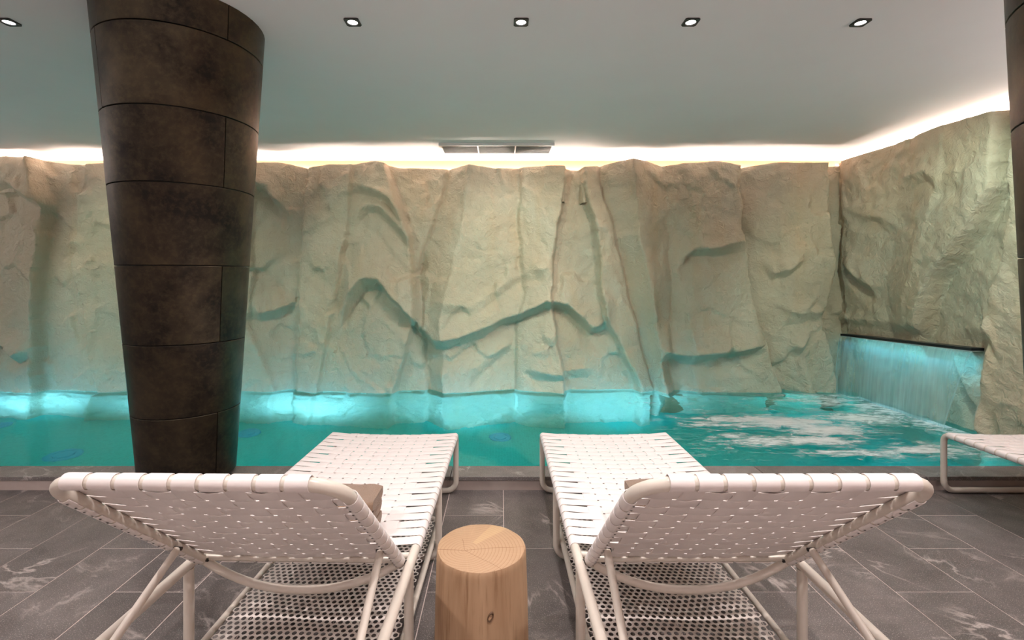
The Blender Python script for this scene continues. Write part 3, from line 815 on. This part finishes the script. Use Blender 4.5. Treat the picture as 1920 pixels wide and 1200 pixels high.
        b = MB(); b.ribbon(path, (1, 0, 0), .0485, th); b.build('back_strap', M['strap'], root, 40)
    # rivets on the strap ends, inner back of the side tubes
    b = MB()
    for t in BT:
        for s in (-1, 1):
            for dt in (-.014, .014):
                c = bp(s*(BW-.006), t+dt, -R2-.0016); ex = Vector((1, 0, 0)); v = [c-NB*.0012]+[c+ex*(.0034*math.cos(k*PI/3))+EB*(.0034*math.sin(k*PI/3)) for k in range(6)]
                b.add(v, [(0, 1+(k+1) % 6, 1+k) for k in range(6)])
    tag(b.build('rivets', M['rivet'], root), kind='stuff')
    # support struts with bolts
    for s in (-1, 1):
        p0 = bp(s*(BW-.022), .195, -.012); p1 = Vector((s*(HW-.045), -1.70, ZR-.012))
        b = MB(); b.tube([p0, p1], .0108, 10); st = b.build('strut', fr, root, 60)
        b = MB(); b.tube([bp(s*(BW-.034), .195, -.010), bp(s*(BW-.010), .195, -.010)], .0055, 8); b.build('bolt', M['rivet'], st, 50)
        b = MB(); b.tube([bp(s*(BW-.020), .010, -.002), bp(s*(HW-.004), .010, 0)], .0055, 8); b.build('hinge_bolt', M['rivet'], root, 50)
    # low perforated shelf
    SX, S0, S1, SZ = .316, -.46, -1.88, .078
    b = MB(); b.tube(fillet([(0, S0, SZ), (SX, S0, SZ), (SX, S1, SZ), (-SX, S1, SZ), (-SX, S0, SZ), (0, S0, SZ)], .06, 6)[:-1], .0115, 10, closed=True); b.build('shelf_frame', fr, root, 60)
    b = MB(); p = .0236; hr = .0079; row = p*.866; ny = int((S0-S1-.02)/row); nx = int((2*SX-.02)/p); V = []; Fc = []
    def un(x, y): return .004*math.sin(x*9+1.3)*math.sin(y*7.1)+.003*math.sin(y*19+x*13)
    Rh = p/math.sqrt(3)
    for r_ in range(ny):
        for c_ in range(nx):
            cx = -SX+.012+p*(c_+.5)+(p/2 if r_ % 2 else 0); cyy = S1+.012+row*(r_+.5)
            if cx > SX-.012: continue
            k0 = len(V)
            for k in range(12):
                an = PI/2+k*PI/6; q = Rh if k % 2 == 0 else p/2
                x, y = cx+q*math.cos(an), cyy+q*math.sin(an); V.append((x, y, SZ+un(x, y)))
            for k in range(12):
                an = PI/2+k*PI/6; x, y = cx+hr*math.cos(an), cyy+hr*math.sin(an); V.append((x, y, SZ+un(x, y)))
            for k in range(12): l = (k+1) % 12; Fc.append((k0+k, k0+l, k0+12+l, k0+12+k))
    b.add(V, Fc); b.build('perforated_sheet', M['sheet'], root, 180)
    return root

L0 = lounger()
def copy_thing(o):
    c = o.copy(); C.objects.link(c)
    for ch in list(o.children):
        d = ch.copy(); C.objects.link(d); d.parent = c
        for g in ch.children: e = g.copy(); C.objects.link(e); e.parent = d
    return c
G = 'white woven loungers in a row facing the pool'
FY = 2.80
for i, (x, rz, lab) in enumerate([(-.597, math.radians(-1.3), 'white woven strap sun lounger in front of the bronze column, left of the wooden stump'),
                                  (.585, math.radians(.35), 'white woven strap sun lounger just right of the wooden stump'),
                                  (2.885, 0.0, 'white woven strap sun lounger by the right rock wall, only its foot end visible')]):
    o = L0 if i == 0 else copy_thing(L0)
    o.location = (x, FY, 0); o.rotation_euler = (0, 0, rz); tag(o, lab, 'sun lounger', G)

# ------------------------------------------------------------------ towels
def towel(loc, w, label):
    o = empty('folded_towel', loc); tag(o, label, 'towel', 'brown towels on the loungers')
    lay = 3; hgt = .165; dep = .20
    for k in range(lay):                                      # three thick folds
        n = 22; mseg = 10; V = []; Fc = []; z0 = k*hgt/lay; hh = hgt/lay*.985
        for i in range(mseg+1):
            x = -w/2+w*i/mseg + .004*math.sin(k*2.1+i)
            end = 1.0 if 0 < i < mseg else .80
            for j in range(n):
                a = 2*PI*j/n; ex = .35
                cx = math.copysign(abs(math.cos(a))**ex, math.cos(a)); sz = math.copysign(abs(math.sin(a))**.55, math.sin(a))
                yy = dep/2*end*cx*(1-.05*k) + .004*math.sin(i*1.3+k); zz = z0+hh/2+hh/2*end*sz + .003*math.sin(i*1.9+j)
                V.append((x, yy, zz))
        for i in range(mseg):
            for j in range(n): l = (j+1) % n; Fc.append((i*n+j, i*n+l, i*n+n+l, i*n+n+j))
        Fc.append(tuple(range(n))); Fc.append(tuple(reversed([mseg*n+j for j in range(n)])))
        q = mesh_obj('towel_fold', V, Fc, M['towel'], o, 50)
        sd = q.modifiers.new('s', 'SUBSURF'); sd.levels = 1; sd.render_levels = 1
    return o
SEAT = ZR+RR+.005
t1 = towel((-.580, 1.69, SEAT-.012), .30, 'folded brown towel on the seat of the lounger left of the stump')
t2 = towel((.625, 1.69, SEAT-.012), .34, 'folded brown towel on the seat of the lounger right of the stump')

t1.scale = (1, 1, .84); t2.scale = (1, 1, .96)
# ------------------------------------------------------------------ wooden stump
SD, SR, SH = 1.47, .135, .42
sx = (902-VX)*SD/F
st = empty('wooden_stump', (sx, SD, 0)); tag(st, 'round natural wood stump side table between the two white loungers', 'stump table')
V = []; Fc = []; n = 64; prof = [(1.075, 0), (1.07, .04), (1.05, .16), (1.03, .28), (1.0, .40), (.995, .414), (.975, SH)]
for k, (q, z) in enumerate(prof):
    for j in range(n):
        a = 2*PI*j/n; rr = SR*q*(1+.008*math.sin(3*a+1)+.006*math.sin(7*a)+.004*math.sin(13*a+z*5)); V.append((rr*math.cos(a), rr*math.sin(a), z))
for k in range(len(prof)-1):
    for j in range(n): l = (j+1) % n; Fc.append((k*n+j, k*n+l, k*n+n+l, k*n+n+j))
Fc.append(tuple(reversed(range(n))))
mesh_obj('trunk', V, Fc, M['log'], st, 60)
px, py = -.048, -.020
m_top = wood_top(px, py, [(PI-.02, .2, .0011), (.10, .22, .0009), (-.72, .17, .0006), (1.8, .06, .0006)])
b = MB(); top = [(x, y) for x, y, z in V[-n:]]
v = [(x, y, SH) for x, y in top]+[(x*.985, y*.985, SH+.0012) for x, y in top]+[(0, 0, SH+.0016)]
b.add(v, [(j, (j+1) % n, n+(j+1) % n, n+j) for j in range(n)]+[(n+j, n+(j+1) % n, 2*n) for j in range(n)])
b.build('end_grain', m_top, st, 60)
# knot on the side facing the camera
ka = math.radians(-77); kr = SR*1.027
kn = MB(); 
def kpt(du, dv, out): return ((kr+out)*math.cos(ka+du/kr), (kr+out)*math.sin(ka+du/kr), .300+dv)
v = []; nn = 20
for sc_, out in ((1.0, -.002), (.85, .003), (.6, .002), (.5, -.004), (.05, -.004)):
    v += [kpt(sc_*.0095*math.cos(2*PI*k/nn)+.003*math.sin(2*PI*k/nn), sc_*.0145*math.sin(2*PI*k/nn), out) for k in range(nn)]
kn.add(v, [(r*nn+k, r*nn+(k+1) % nn, r*nn+nn+(k+1) % nn, r*nn+nn+k) for r in range(4) for k in range(nn)])
kn.build('knot', plain('dark_knot', (.13, .07, .035), .6, nz=.3, scale=60), st, 60)
